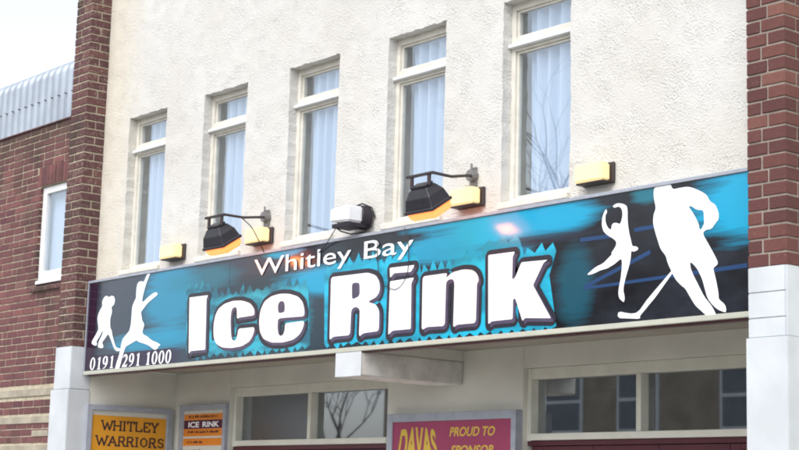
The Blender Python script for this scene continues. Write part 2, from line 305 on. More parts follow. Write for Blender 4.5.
M = dict(
    stucco=mat_stucco(), brick=mat_brick('red_brick', [(86, 56, 54), (98, 64, 60), (110, 72, 66), (92, 58, 58), (124, 86, 76)]),
    oldbrick=mat_brick('weathered_red_brick', [(104, 70, 72), (118, 80, 80), (128, 86, 84), (92, 62, 68), (122, 92, 88)], .7),
    pierbrick=mat_brick('sooty_red_brick', [(86, 60, 62), (98, 68, 68), (108, 74, 70), (90, 62, 64)], .75),
    mortar=mat_mortar('grey_mortar', (166, 156, 146)), mortar2=mat_mortar('pale_mortar', (204, 194, 172)),
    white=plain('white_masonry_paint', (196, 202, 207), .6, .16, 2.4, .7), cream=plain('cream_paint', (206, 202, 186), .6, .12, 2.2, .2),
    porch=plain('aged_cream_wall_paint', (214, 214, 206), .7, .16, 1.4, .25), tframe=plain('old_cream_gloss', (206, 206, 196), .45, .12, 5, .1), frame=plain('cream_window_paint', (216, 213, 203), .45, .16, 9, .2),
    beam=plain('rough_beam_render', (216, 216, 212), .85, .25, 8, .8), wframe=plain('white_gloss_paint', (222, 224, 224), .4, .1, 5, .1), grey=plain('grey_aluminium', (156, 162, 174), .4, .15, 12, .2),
    stone=plain('cream_render_band', (166, 158, 142), .85, .3, 6, .6), dark=plain('black_metal', (38, 36, 44), .4, .3, 14, .2),
    brown=plain('dark_brown_plate', (52, 40, 42), .5, .2, 9, .2), cable=plain('black_cable', (30, 24, 34), .5, .1, 9, .1),
    roofing=plain('galvanised_sheet', (158, 168, 180), .45, .2, 2.5, .2, metal=.25), maroon=plain('maroon_door_paint', (78, 36, 46), .35, .15, 4, .1),
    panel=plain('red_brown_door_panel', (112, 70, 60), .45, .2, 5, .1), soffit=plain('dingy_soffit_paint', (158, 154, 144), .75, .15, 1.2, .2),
    art=mat_art(), glass=mat_glass(), glass2=mat_glass('hazy_glass', .32, .08), glass3=mat_glass('entrance_glass', .018, .2), housepane=plain('net_blind', (120, 126, 130), .6, .2, 3, .1), curtain=mat_curtain(),
    signwhite=plain('white_vinyl', (240, 243, 248), .25, .03, 3, .05), bev=plain('mauve_letter_edge', (78, 70, 94), .25, .25, 8, .05),
    outl=plain('slate_letter_outline', (38, 36, 48), .25, .15, 8, .05), halo_ice=mat_halo('teal_icicle_print', (34, 92, 112), (48, 160, 184)), halo_rink=mat_halo('cyan_icicle_print', (20, 128, 156), (28, 170, 204)), blueline=plain('blue_scratch_print', (30, 62, 104), .25, .1, 5, .05), trim=plain('cream_sign_trim', (178, 180, 168), .45, .1, 7, .1),
    yellow=plain('amber_poster_paper', (214, 150, 40), .5, .12, 3, .05), ink=plain('dark_print', (56, 36, 44), .5, .1, 9, .05),
    paper=plain('white_poster_paper', (196, 198, 190), .5, .08, 4, .05), orange=plain('orange_print', (216, 130, 44), .5, .1, 5, .05),
    plum=plain('plum_print', (76, 32, 60), .5, .1, 5, .05), pink=plain('magenta_board', (150, 56, 92), .45, .16, 3, .05),
    gold=plain('gold_lettering', (206, 174, 66), .5, .12, 6, .05), room=plain('dim_interior', (110, 112, 108), .9, .3, 1, .1),
    asphalt=plain('asphalt', (82, 82, 84), .9, .25, 3, .5), slab=plain('paving', (186, 182, 174), .85, .2, 2, .4), kerbs=plain('kerb_stone', (158, 155, 148), .85, .2, 3, .4),
    housebrick=plain('brown_house_brick', (168, 156, 136), .9, .3, 2, .3), slate=plain('roof_slate', (74, 76, 84), .7, .25, 2, .3), bark=plain('tree_bark', (66, 58, 52), .9, .3, 5, .4),
    white_plastic=plain('white_plastic', (226, 228, 232), .35, .06, 5, .05), tape=plain('grey_bracket_metal', (132, 130, 130), .45, .2, 20, .2, metal=.4),
)
def emis(name, col, rough, es, base):
    t = NT(name); return t.bsdf(lin(base), rough, .5, emit=lin(col), estr=es)
M['lampglow'] = emis('lit_amber_glass', (255, 112, 50), .2, 1.25, (235, 150, 95))
M['diffuser'] = emis('lit_cream_diffuser', (255, 228, 165), .35, .25, (214, 198, 152))

# ------------------------------------------------------------------ camera
F_PX = 1668.6836; W0, H0 = 799., 450.
cam_d = bpy.data.cameras.new('camera'); cam = bpy.data.objects.new('camera', cam_d); COL.objects.link(cam)
cam_d.sensor_fit = 'HORIZONTAL'; cam_d.sensor_width = 36; cam_d.lens = F_PX / W0 * 36; cam_d.clip_end = 2000; cam_d.clip_start = .05
R_ = Vector((.6382051, .7693822, .0272983)); U_ = Vector((.1117417, -.1276567, .9855037)); Fw = Vector((-.7617139, .6259031, .1674433))
cam.matrix_world = Matrix(((R_.x, U_.x, -Fw.x, 0), (R_.y, U_.y, -Fw.y, -7.9), (R_.z, U_.z, -Fw.z, 1.6), (0, 0, 0, 1)))
SC.camera = cam

# ------------------------------------------------------------------ brickwork
def brickwork(bm, rows, tone, bev=.003):
    """rows: list of boxes (x0,x1,y0,y1,z0,z1); each becomes one bevelled brick with its own tone"""
    for (x0, x1, y0, y1, z0, z1) in rows:
        j = lambda: random.uniform(-.0015, .0015)
        tb = bmesh.new(); box(tb, x0 + j(), x1 + j(), y0 + j(), y1, z0 + j(), z1 + j()); bevel(tb, bev)
        k = min(1, max(0, random.gauss(.5, .3)))
        vm = [bm.verts.new(v.co) for v in tb.verts]; tb.verts.index_update()
        for f in tb.faces:
            nf = bm.faces.new([vm[v.index] for v in f.verts])
            for lp in nf.loops: lp[tone] = (k, k, k, 1)
        tb.free()

def new_brick_bm():
    bm = bmesh.new(); return bm, bm.loops.layers.color.new('tone')

def pier(name_parent, x0, x1, yf, yb, z0, z1, brickm, mortarm, c=.0824, split=(.156, .110)):
    """square brick pier: front face at yf, returns running back to yb"""
    bm, tn = new_brick_bm(); rows = []; z = z0; i = 0; g = .013
    w = x1 - x0
    while z < z1 - .02:
        a = split[i % 2] * w / .276; zt = min(z + c, z1) - g
        rows.append((x0, x0 + a - g, yf, yf + .1, z, zt)); rows.append((x0 + a, x1, yf, yf + (.11 if i % 2 else .215), z, zt))
        y = yf + (.11 if i % 2 else .215) + g
        while y < yb:
            l = .105 if (int(y * 37) + i) % 3 == 0 else .215
            ye = min(y + l, yb)
            if ye - y > .03: rows.append((x1 - .1, x1, y, ye, z, zt)); rows.append((x0, x0 + .1, y, ye, z, zt))
            y = ye + g
        z += c; i += 1
    brickwork(bm, rows, tn)
    o = mesh_obj('brick_pier', bm, brickm, name_parent)
    b2 = BM(); box(b2, x0 + .007, x1 - .007, yf + .007, yb - .002, z0 - .004, z1 - .004); mesh_obj('mortar', b2, mortarm, o)
    return o

# ------------------------------------------------------------------ ice rink building
rink = thing('ice_rink_building', 'two storey cream roughcast building with five tall windows between two brick piers', 'building', (-10.2, 0, 0))

# front wall with five window openings, lumpy roughcast surface
WIN = [-13.728 + 1.3075 * i for i in range(5)]; WW = .678; ZT, ZB = 5.215, 3.735
def wall_grid():
    x0, x1, z0, z1 = -14.2, -6.0, 2.86, 7.4
    def line(a, b, st, keys):
        ks = sorted(set([a, b] + [k for k in keys if a < k < b])); out = []
        for p, q in zip(ks, ks[1:]):
            n = max(1, round((q - p) / st)); out += [p + (q - p) * i / n for i in range(n)]
        return out + [ks[-1]]
    xs = line(x0, x1, .035, [w for a in WIN for w in (a, a + WW)]); zs = line(z0, z1, .035, [ZT, ZB])
    bm = BM(); V = {}
    def hole(xm, zm): return ZB < zm < ZT and any(a < xm < a + WW for a in WIN)
    def P(x, z):
        onx = any(abs(x - e) < 1e-6 for a in WIN for e in (a, a + WW)) and ZB - 1e-6 < z < ZT + 1e-6
        onz = (abs(z - ZT) < 1e-6 or abs(z - ZB) < 1e-6) and any(a - 1e-6 < x < a + WW + 1e-6 for a in WIN)
        y = (noise.noise(Vector((x * 7, z * 7, 3))) * .004 + noise.noise(Vector((x * 1.3, z * 1.3, 9))) * .006)
        dx = noise.noise(Vector((x * 9, z * 16, 21))) * .009 if onx else 0
        dz = noise.noise(Vector((x * 16, z * 9, 31))) * (.014 if abs(z - ZT) < 1e-6 else .004) if onz else 0
        return Vector((x + dx, y, z + dz))
    for i, x in enumerate(xs):
        for j, z in enumerate(zs): V[i, j] = bm.verts.new(P(x, z))
    B = {}
    def back(i, j):
        if (i, j) not in B: c = V[i, j].co; B[i, j] = bm.verts.new((c.x, .16, c.z))
        return B[i, j]
    H = {}
    for i in range(len(xs) - 1):
        for j in range(len(zs) - 1):
            H[i, j] = hole((xs[i] + xs[i + 1]) / 2, (zs[j] + zs[j + 1]) / 2)
            if not H[i, j]: bm.faces.new((V[i, j], V[i + 1, j], V[i + 1, j + 1], V[i, j + 1]))
    for (i, j), h in H.items():
        if not h: continue
        if not H.get((i - 1, j), 0): bm.faces.new((V[i, j], V[i, j + 1], back(i, j + 1), back(i, j)))
        if not H.get((i + 1, j), 0): bm.faces.new((V[i + 1, j + 1], V[i + 1, j], back(i + 1, j), back(i + 1, j + 1)))
        if not H.get((i, j + 1), 0): bm.faces.new((V[i, j + 1], V[i + 1, j + 1], back(i + 1, j + 1), back(i, j + 1)))
        if not H.get((i, j - 1), 0): bm.faces.new((V[i + 1, j], V[i, j], back(i, j), back(i + 1, j)))
    for v in [v for v in bm.verts if not v.link_faces]: bm.verts.remove(v)
    return bm
o = mesh_obj('roughcast_wall', wall_grid(), M['stucco'], rink)
bm = BM()  # masonry core behind the render, around the openings
zc0, zc1 = 2.86, 7.4
edges_ = [-14.2] + [v for a in WIN for v in (a - .03, a + WW + .03)] + [-6.0]
for a, b in zip(edges_[0::2], edges_[1::2]): box(bm, a, b, .165, .35, zc0, zc1)
for a in WIN:
    box(bm, a - .0295, a + WW + .0295, .165, .35, zc0, ZB - .03); box(bm, a - .0295, a + WW + .0295, .165, .35, ZT + .03, zc1)
mesh_obj('wall_core', bm, M['cream'], rink)
bm = BM(); box(bm, -14.6, -5.7, .352, 9., 2.86, 7.3); mesh_obj('upper_storey', bm, M['cream'], rink) if False else bm.free()
bm = BM(); box(bm, -14.25, -5.8, -.06, .5, 7.4, 7.52); bevel(bm, .01); mesh_obj('parapet_coping', bm, M['stone'], rink)

# upper windows (one window, copied)
def make_window(a):
    w = mesh_obj('window', frame_bm(a), M['frame'], rink)
    bm = BM(); box(bm, a - .004, a + WW + .004, .048, .115, 4.880, 4.906); bevel(bm, .004); mesh_obj('drip_rail', bm, M['wframe'], w)
    bm = BM(); box(bm, a + .03, a + WW - .03, .1215, .1245, 4.885, 5.175); box(bm, a + .03, a + WW - .03, .1215, .1245, 3.775, 4.875)
    mesh_obj('pane', bm, M['glass'], w)
    bm = BM()   # pleated curtain
    x0, x1 = a + .10, a + WW - .02; n = 60; prev = None
    for i in range(n + 1):
        t = i / n; x = x0 + (x1 - x0) * t; y = .185 + .034 * math.sin(t * 2 * math.pi * 4.5 + .6 * math.sin(t * 9 + a * 3)) 
        cur = [bm.verts.new((x + .01 * math.sin(z * 2 + t * 5), y, z)) for z in (3.76, 4.3, 4.9, 5.2)]
        if prev:
            for k in range(3): bm.faces.new((prev[k], cur[k], cur[k + 1], prev[k + 1]))
        prev = cur
    mesh_obj('curtain', bm, M['curtain'], w, True)
    bm = BM(); box(bm, a - .02, a + WW + .02, .34, .36, 3.7, 5.25); mesh_obj('room_behind', bm, M['room'], w)
    bm = BM(); box(bm, a - .006, a + WW + .006, -.035, .12, ZB - .045, ZB + .002); bevel(bm, .006); mesh_obj('sill', bm, M['frame'], w)
    return w
def frame_bm(a):
    bm = BM(); f = .036; y0, y1 = .085, .155; b = a + WW
    box(bm, a - .004, a + f, y0, y1, ZB - .003, ZT + .004); box(bm, b - f + .008, b + .004, y0, y1, ZB - .003, ZT + .004)
    box(bm, a + f + .0005, b - f + .0075, y0 + .002, y1 - .002, ZT - .052, ZT + .004); box(bm, a + f + .0005, b - f + .0075, y0 + .002, y1 - .002, ZB - .003, ZB + .048)
    box(bm, a + f + .0005, b - f + .0075, y0 + .002, y1 - .002, 4.858, 4.958)
    # casement and top-light inner rails
    for z0, z1 in ((ZB + .0485, 4.857), (4.9585, ZT - .0525)):
        for q in ((a + f + .001, a + f + .018, z0, z1), (b - f - .010, b - f + .007, z0, z1), (a + f + .0185, b - f - .0105, z1 - .016, z1), (a + f + .0185, b - f - .0105, z0, z0 + .016)):
            box(bm, q[0], q[1], y0 + .02, y1 - .01, q[2], q[3])
    bevel(bm, .002); return bm
w0 = make_window(WIN[0])
for k in range(1, 5):
    c = w0.copy(); COL.objects.link(c); c.parent = rink; c.location = w0.location + Vector((WIN[k] - WIN[0], 0, 0))
    for ch in w0.children:
        d = ch.copy(); COL.objects.link(d); d.parent = c

# piers
XR0, XR1 = -6.138, -5.86; XL0, XL1 = -14.505, -14.2
pr = pier(rink, XR0, XR1, -.22, .62, 3.037, 7.4, M['brick'], M['mortar'])
pl = pier(rink, XL0, XL1, -.22, .16, 3.04, 7.55, M['pierbrick'], M['mortar2'], .0790, (.15, .11))
# white painted bases
bm = BM(); z = 3.033; rows = []
while z > 2.66: rows.append((z - .147, z)); z -= .149
for a, b in rows: box(bm, XR0, XR1 - .012, -.222, -.10, max(a, 2.625), b)
z = 3.033
while z > 0:
    y = -.222; i = int(z * 100)
    box(bm, XR1 - .1, XR1 + (0 if z > 2.63 else .014), -.0995 if z > 2.63 else -.0995, .6, z - .0805, z); z -= .0824
box(bm, XR1 - .0115, XR1, -.221, -.0995, 2.625, 3.033)
box(bm, XR0 - .004, XR1 + .016, -.24, -.0998, -.02, 2.622); bevel(bm, .004, 2)
box(bm, XR0 + .004, XR1 - .1005, -.0975, .6, 0, 3.03)
pb = mesh_obj('painted_pier_base', bm, M['white'], rink)
bm = BM(); box(bm, XL0 - .004, XL1 + .002, -.224, -.004, 2.632, 3.038); box(bm, XL0 - .036, XL1 + .012, -.236, -.0045, -.02, 2.630); bevel(bm, .006, 2)
mesh_obj('painted_pier_base', bm, M['white'], rink)

# porch: soffit, side wall, back wall with two openings, beam
SOF = 2.852; YB = .95
bm = BM(); box(bm, XL1 + .002, XR0 + .2, -.02, 1.3, SOF, SOF + .006); mesh_obj('soffit', bm, M['soffit'], rink)
bm = BM(); box(bm, XL1 - .2, XL1 + .004, -.003, 1.2, 0, SOF - .001); mesh_obj('porch_side_wall', bm, M['porch'], rink)
bm = BM(); box(bm, XR0 + .01, XR0 + .09, .0, 1.2, 0, SOF - .001); mesh_obj('porch_side_wall', bm, M['porch'], rink)
OP = [(-13.215, -10.862), (-9.232, -6.6)]
bm = BM()
box(bm, XL1 + .0045, OP[0][0], YB, YB + .25, 0, SOF - .0015); box(bm, OP[0][1], OP[1][0], YB, YB + .25, 0, SOF - .0015)
box(bm, OP[0][0] + .0005, OP[0][1] - .0005, YB + .003, YB + .25, 2.683, SOF - .0015); box(bm, OP[1][0] + .0005, XR0 + .0095, YB + .003, YB + .25, 2.683, SOF - .0015)
box(bm, OP[1][1], XR0 + .0095, YB, YB + .25, 0, 2.6825)
mesh_obj('porch_back_wall', bm, M['porch'], rink)
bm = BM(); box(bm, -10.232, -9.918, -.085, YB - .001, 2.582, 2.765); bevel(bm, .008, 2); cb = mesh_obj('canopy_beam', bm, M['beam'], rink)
bm = BM(); box(bm, -10.234, -9.916, -.0935, -.0855, 2.580, 2.767); bevel(bm, .003); mesh_obj('sky_lit_end_cap', bm, M['white'], cb)  # cap added over the beam end; its white stands in for sky light
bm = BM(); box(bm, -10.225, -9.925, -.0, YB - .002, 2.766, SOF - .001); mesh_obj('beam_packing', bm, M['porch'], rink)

def transom_unit(a, b, muls, gz0=2.185, gz1=2.60):
    """glazed strip over the entrance doors"""
    y0, y1 = YB + .04, YB + .13; xs = [a] + [v for m in muls for v in (m - .023, m + .023)] + [b]
    bm = BM()
    box(bm, a + .001, a + .045, y0, y1, 2.13, 2.682); box(bm, b - .045, b - .001, y0, y1, 2.13, 2.682)
    box(bm, a + .0455, b - .0455, y0 + .002, y1, gz1, 2.681); box(bm, a + .0455, b - .0455, y0 - .012, y1, 2.135, gz0)
    for m in muls: box(bm, m - .023, m + .023, y0 + .001, y1, gz0 + .0005, gz1 - .0005)
    bevel(bm, .003)
    fr = mesh_obj('transom_window', bm, M['tframe'], rink)
    bm = BM(); xs = [a + .045] + [v for m in muls for v in (m - .023, m + .023)] + [b - .045]
    for i, (p, q) in enumerate(zip(xs[0::2], xs[1::2])):
        bm = BM(); box(bm, p + .0005, q - .0005, y1 - .012, y1 - .008, gz0 + .0005, gz1 - .0005)
        mesh_obj('pane', bm, M['glass2'] if i == 0 and a < -12 else M['glass3'], fr)
    # doors under it
    n = 3 if b - a < 2.5 else 4; w = (b - a - .09) / n
    for k in range(n):
        p = a + .045 + k * w; q = p + w - .006
        bm = BM(); y = YB + .06
        box(bm, p, p + .09, y, y + .045, .02, 2.09); box(bm, q - .09, q, y, y + .045, .02, 2.09)
        for z0, z1 in ((2.05, 2.09), (.02, .22), (1.0, 1.12)): box(bm, p + .0905, q - .0905, y + .001, y + .044, z0, z1)
        bevel(bm, .003); d = mesh_obj('entrance_door', bm, M['maroon'], rink)
        bm = BM()
        for z0, z1 in ((.2205, .9995), (1.1205, 2.0495)): box(bm, p + .091, q - .091, y + .018, y + .03, z0, z1)
        mesh_obj('door_panel', bm, M['panel'], d)
        bm = BM(); tube(bm, [(q - .045, y - .045, .95), (q - .045, y - .045, 1.25)], .011)
        for zz in (.97, 1.23): tube(bm, [(q - .045, y - .045, zz), (q - .045, y + .002, zz)], .008)
        mesh_obj('door_handle', bm, M['grey'], d)
    bm = BM(); box(bm, a + .002, b - .002, YB + .055, YB + .11, 2.095, 2.134); mesh_obj('door_head', bm, M['maroon'], rink)
transom_unit(OP[0][0], OP[0][1], [-12.017])
transom_unit(OP[1][0], OP[1][1], [-8.093, -7.02])
# foyer behind the glass: back wall, ceiling, floor
bm = BM(); x0, x1, y0, y1 = -14.1, -6.2, 1.21, 5.2
box(bm, x0, x1, y1, y1 + .1, 0, 2.9); box(bm, x0 - .1, x0 - .001, y0, y1, 0, 2.9); box(bm, x1 + .001, x1 + .1, y0, y1, 0, 2.9)
box(bm, x0, x1, y0, y1 - .001, 2.86, 2.95)
mesh_obj('foyer_walls', bm, M['room'], rink)
# main body and wing wall seen only from beside
bm = BM(); box(bm, -5.95, 1.5, .622, .95, 0, 7.38); mesh_obj('wing_wall', bm, M['porch'], rink)
bm = BM(); box(bm, -14.2, -5.7, .37, 12, 7.2, 7.39); box(bm, -14.2, -5.7, 11.8, 12, 0, 7.19); mesh_obj('flat_roof', bm, M['slate'], rink)

# ------------------------------------------------------------------ annex on the left
annex = thing('brick_annex', 'weathered red brick building with pale bands and a curved corrugated roof, left of the pier', 'building', (-17.5, .15, 0))
AY = .15; C_ = .0743; AT = 5.50
AW = (-15.76, -15.16, 3.80, 4.83)
bm, tn = new_brick_bm(); rows = []; sm = []; g = .011
bands = [(2.632, 2.709), (2.354, 2.427), (2.06, 2.133), (1.76, 1.833)]
z = AT - C_; i = 0
while z > 1.4:
    z1_ = z + C_ - g; zc = z + C_ / 2
    if not any(b0 - .01 < zc < b1 + .01 for b0, b1 in bands):
        x = -18.6 + (0 if i % 2 else .118) + random.uniform(-.004, .004); k = 0
        while x < XL0 + .1:
            l = .225 - g
            if (i % 4 == 0 and k % 2) or random.random() < .1: l = .1125 - g
            xa, xb = x, min(x + l, XL0 + .1)
            if z < AW[3] + .005 and z1_ > AW[2] - .07:
                if xa < AW[0] < xb + .09: xb = AW[0] - .004
                elif AW[0] <= xa: xa = xb = 0
            if xb - xa > .03 and not (AW[3] < zc < AW[3] + .225 and xb > AW[0] - .06 ):
                rows.append((xa, xb, AY - .004, AY + .09, z, z1_))
            elif AW[3] < zc < AW[3] + .225 and xa < AW[0] - .09: rows.append((xa, AW[0] - .066, AY - .004, AY + .09, z, z1_))
            x += l + g + .004; k += 1
    z -= C_; i += 1
x = AW[0] - .055
while x < AW[1]:      # soldier course over the window
    rows.append((x, x + .064, AY - .006, AY + .09, AW[3] + .008, AW[3] + .218)); x += .075
brickwork(bm, rows, tn)
ab = mesh_obj('brick_wall', bm, M['oldbrick'], annex)
bm = BM()
box(bm, -18.6, AW[0] - .006, AY + .003, AY + .12, 1.3, AT - .012); box(bm, AW[0] - .0055, XL0 + .1, AY + .003, AY + .12, 1.3, AW[2] - .075); box(bm, AW[0] - .0055, XL0 + .1, AY + .003, AY + .12, AW[3] + .006, AT - .012)
mesh_obj('mortar', bm, M['mortar2'], ab)
bm = BM(); box(bm, -18.6, XL0 - .05, AY - .01, AY + .12, 0, 1.395); mesh_obj('plinth', bm, M['white'], annex)
for b0, b1 in bands:
    bm = BM(); box(bm, -18.6, XL0 - .002, AY - .012, AY - .0045 + .02, b0, b1); bevel(bm, .003); mesh_obj('pale_band', bm, M['stone'], annex)
bm = BM(); box(bm, -15.60, -15.26, AY - .014, AY + .01, 2.218, 2.281); bevel(bm, .004); mesh_obj('pale_patch', bm, M['stone'], annex)
bm = BM()
for k in range(16): box(bm, -18.6 + k * .26, -18.6 + k * .26 + .252, AY - .02, AY + .14, AT - .014, AT + .004)
bevel(bm, .003); mesh_obj('parapet_tiles', bm, M['pierbrick'], annex)
# window
a0, a1, z0, z1 = AW; y0 = AY + .03
bm = BM()
for q in ((a0, a0 + .085, z0, z1), (a1 - .06, a1, z0, z1), (a0 + .0855, a1 - .0605, z1 - .075, z1), (a0 + .0855, a1 - .0605, z0, z0 + .13)): box(bm, q[0], q[1], y0, y0 + .06, q[2], q[3])
box(bm, a0 - .002, a1, y0 - .03, y0 - .0005, z0 - .005, z0 + .035); bevel(bm, .004)
aw = mesh_obj('window', bm, M['wframe'], annex)
bm = BM(); box(bm, a0 + .08, a1 - .055, y0 + .03, y0 + .034, z0 + .125, z1 - .07); mesh_obj('pane', bm, M['glass'], aw)
bm = BM(); box(bm, a0 - .25, a1 + .25, y0 + .10, y0 + .12, z0 - .1, z1 + .1); mesh_obj('blind', bm, M['curtain'], aw)
bm = BM()
for k in range(5):
    xa = a0 - .05 + k * .15; vs = box(bm, xa, xa + .144, AY - .03, AY + .03, z0 - .085, z0 - .012)
    for v in vs:
        if v.co.y < AY and v.co.z > z0 - .05: v.co.z -= .035
bevel(bm, .003); mesh_obj('sill', bm, M['pierbrick'], aw)
# curved corrugated sheet
bm = BM(); prof = [(AY + .06, AT - .02), (AY + .06, 6.05)]
for k in range(1, 15):
    t = k / 14 * math.radians(78); prof.append((AY + .06 + .42 * (1 - math.cos(t)), 6.05 + .20 * math.sin(t)))
prof.append((AY + 3.2, 6.52)); nx = 420; prev = None
pn = [Vector((0, -1, 0))] * 2 + [Vector((0, -math.cos(k / 14 * math.radians(78)), math.sin(k / 14 * math.radians(78)))) for k in range(1, 15)] + [Vector((0, -.2, 1))]
for i in range(nx + 1):
    x = -18.6 + (4.2) * i / nx; ph = (x / .150) % 1; s = (max(-1, min(1, 1.7 * math.sin(2 * math.pi * ph)))) * .014
    cur = [bm.verts.new(Vector((x, y, z)) + n * s) for (y, z), n in zip(prof, pn)]
    if prev:
        for k in range(len(cur) - 1): bm.faces.new((prev[k], cur[k], cur[k + 1], prev[k + 1]))
    prev = cur
ro = mesh_obj('corrugated_roof', bm, M['roofing'], annex, True)
bm = BM()
for i in range(28):
    x = -18.6 + .150 * i + .0375 + .15 * 0
    for zz in (5.80,): tube(bm, [(x, AY + .02, zz), (x, AY + .05, zz)], .009, 6)
mesh_obj('roof_bolt', bm, M['tape'], ro)
bm = BM(); box(bm, -18.6, XL0 - .05, AY + .13, 9, 5.2, 5.3); mesh_obj('inner_roof', bm, M['slate'], annex)

# ------------------------------------------------------------------ fascia sign
SX0, SX1, SZ0, SZ1, SY = -14.19, -6.142, 2.768, 3.655, -.080
sign = thing('shop_fascia_sign', 'long glossy blue and black fascia sign reading Whitley Bay Ice Rink 0191 291 1000', 'sign', (-10.2, SY, SZ0))
bm = BM(); box(bm, SX0 + .012, SX1 - .001, SY, -.012, SZ0 + .036, SZ1 - .008); mesh_obj('sign_panel', bm, M['art'], sign)
bm = BM(); box(bm, SX0 + .012, SX1, SY - .012, -.012, SZ1 - .0075, SZ1 + .016); box(bm, SX0, SX0 + .0115, SY - .012, -.012, SZ0, SZ1 + .016); bevel(bm, .002)
mesh_obj('sign_frame', bm, M['grey'], sign)
bm = BM(); box(bm, SX0 + .012, SX1, SY - .016, -.012, SZ0, SZ0 + .035); bevel(bm, .003); mesh_obj('bottom_trim', bm, M['trim'], sign)
bm = BM(); box(bm, SX0 + .05, SX1, SY + .01, -.012, SZ0 - .012, SZ0 - .001); mesh_obj('drip_edge', bm, M['maroon'], sign)
bm = BM(); box(bm, -11.772, -11.768, SY - .0004, SY - .0001, SZ0 + .037, SZ1 - .009); mesh_obj('panel_joint', bm, M['outl'], sign)

def layer(name, loops_list, y, mat, off=0, shift=(0, 0), parent=sign):
    bm = BM()
    for loops in loops_list:
        lp = [[(x + shift[0], z + shift[1]) for x, z in l] for l in loops]
        if off == 0: poly2d(bm, lp, y)
        else:
            me = grow_mesh(lp, off); vs = [bm.verts.new((v.co.x, y, v.co.y)) for v in me.vertices]
            for p in me.polygons:
                f = bm.faces.new([vs[i] for i in p.vertices]); f.normal_update()
                if f.normal.y > 0: f.normal_flip()
    return mesh_obj(name, bm, mat, parent)
def area(lp): return .5 * sum(a[0] * b[1] - b[0] * a[1] for a, b in zip(lp, lp[1:] + lp[:1]))
def rounded(lp, r=.02, n=4):
    out = []
    for i in range(len(lp)):
        p, a, b = Vector(lp[i]), Vector(lp[i - 1]), Vector(lp[(i + 1) % len(lp)])
        da, db = min(r, (a - p).length * .45), min(r, (b - p).length * .45)
        s0, s1 = p + (a - p).normalized() * da, p + (b - p).normalized() * db
        for k in range(n + 1):
            t = k / n; q = s0 * (1 - t) ** 2 + p * 2 * t * (1 - t) + s1 * t * t; out.append((q.x, q.y))
    return out
def dens(lp, n=3):
    """Chaikin-rounded copy of a loop"""
    for _ in range(n):
        q = []
        for i in range(len(lp)):
            a, b = lp[i], lp[(i + 1) % len(lp)]
            q += [(a[0] * .8 + b[0] * .2, a[1] * .8 + b[1] * .2), (a[0] * .2 + b[0] * .8, a[1] * .2 + b[1] * .8)]
        lp = q
    return lp
for ki, (nm, loops) in enumerate((('letter', LETTER_I), ('letter', LETTER_c), ('letter', LETTER_e), ('letter', LETTER_R), ('letter', LETTER_i), ('letter_dot', LETTER_i_dot), ('letter', LETTER_n), ('letter', LETTER_k))):
    ez = ki * .00012
    rr = .012 if loops in (LETTER_I, LETTER_i, LETTER_i_dot, LETTER_k) else .03
    face = layer(nm, [[rounded(l, rr) for l in loops]], SY - .0060 - ez, M['signwhite'])
    layer('letter_edge', [[rounded(l, rr) for l in loops[:1]]], SY - .0045 - ez, M['bev'], .004, (.022, -.022), face)
    layer('letter_outline', [[rounded(l, rr) for l in loops[:1]]], SY - .0030 - ez, M['outl'], .043, (.008, -.008), face)
# cyan ground printed round the two words, its edge drawn as icicles
def halo(name, top, bot, mat, h, hb):
    bm = BM(); random.seed(11)
    def edge(path, up, hh):
        out = [path[0]]; acc = 0
        for (x0, z0), (x1, z1) in zip(path, path[1:]):
            L = math.hypot(x1 - x0, z1 - z0); n = max(1, round(L / .105))
            for i in range(n):
                m = (i + random.uniform(.3, .7)) / n; e = (i + 1) / n; k = hh * random.uniform(.45, 1.3) * up * (abs(z1 - z0) < 1.2 * abs(x1 - x0))
                out.append((x0 + (x1 - x0) * m - (z1 - z0) / L * k * (abs(z1 - z0) > .1), z0 + (z1 - z0) * m + k * (abs(x1 - x0) / L))); out.append((x0 + (x1 - x0) * e, z0 + (z1 - z0) * e))
        return out
    poly2d(bm, [edge(top, 1, h) + edge(bot, -1, hb)[::-1]], SY - .0012)
    return mesh_obj(name, bm, mat, sign)
halo('icicle_ground', HALOS[0][0], HALOS[0][1], M['halo_ice'], .075, .055)
halo('icicle_ground', HALOS[1][0], HALOS[1][1], M['halo_rink'], .075, .045)
layer('blue_scratches', [[s] for s in STREAKS[:1]], SY - .0008, M['blueline'])
layer('blue_scratches', [[s] for s in STREAKS[1:4]], SY - .0014, M['blueline'])
layer('small_hockey_player', [[dens(l, 1) for l in PLAYER_SMALL]], SY - .003, M['signwhite'])
layer('leaping_skater', [[dens(l, 1) for l in SKATER_JUMP]], SY - .0036, M['signwhite'])
layer('dancing_skater', [[dens(l, 1) for l in DANCER]], SY - .003, M['signwhite'])
layer('big_hockey_player', [[dens(l, 1) for l in PLAYER_BIG]], SY - .003, M['signwhite'])
layer('hockey_stick', [STICK_BIG], SY - .0036, M['signwhite'])
for wd_, xa, xb in (('Whitley', -11.396, -10.085), ('Bay', -9.925, -9.338)):
    bm = BM(); put_text(bm, wd_, xa, xb, 3.472, .135, lambda u, v: (u, SY - .0085, v), 0); mesh_obj('town_name_word', bm, M['signwhite'], sign)

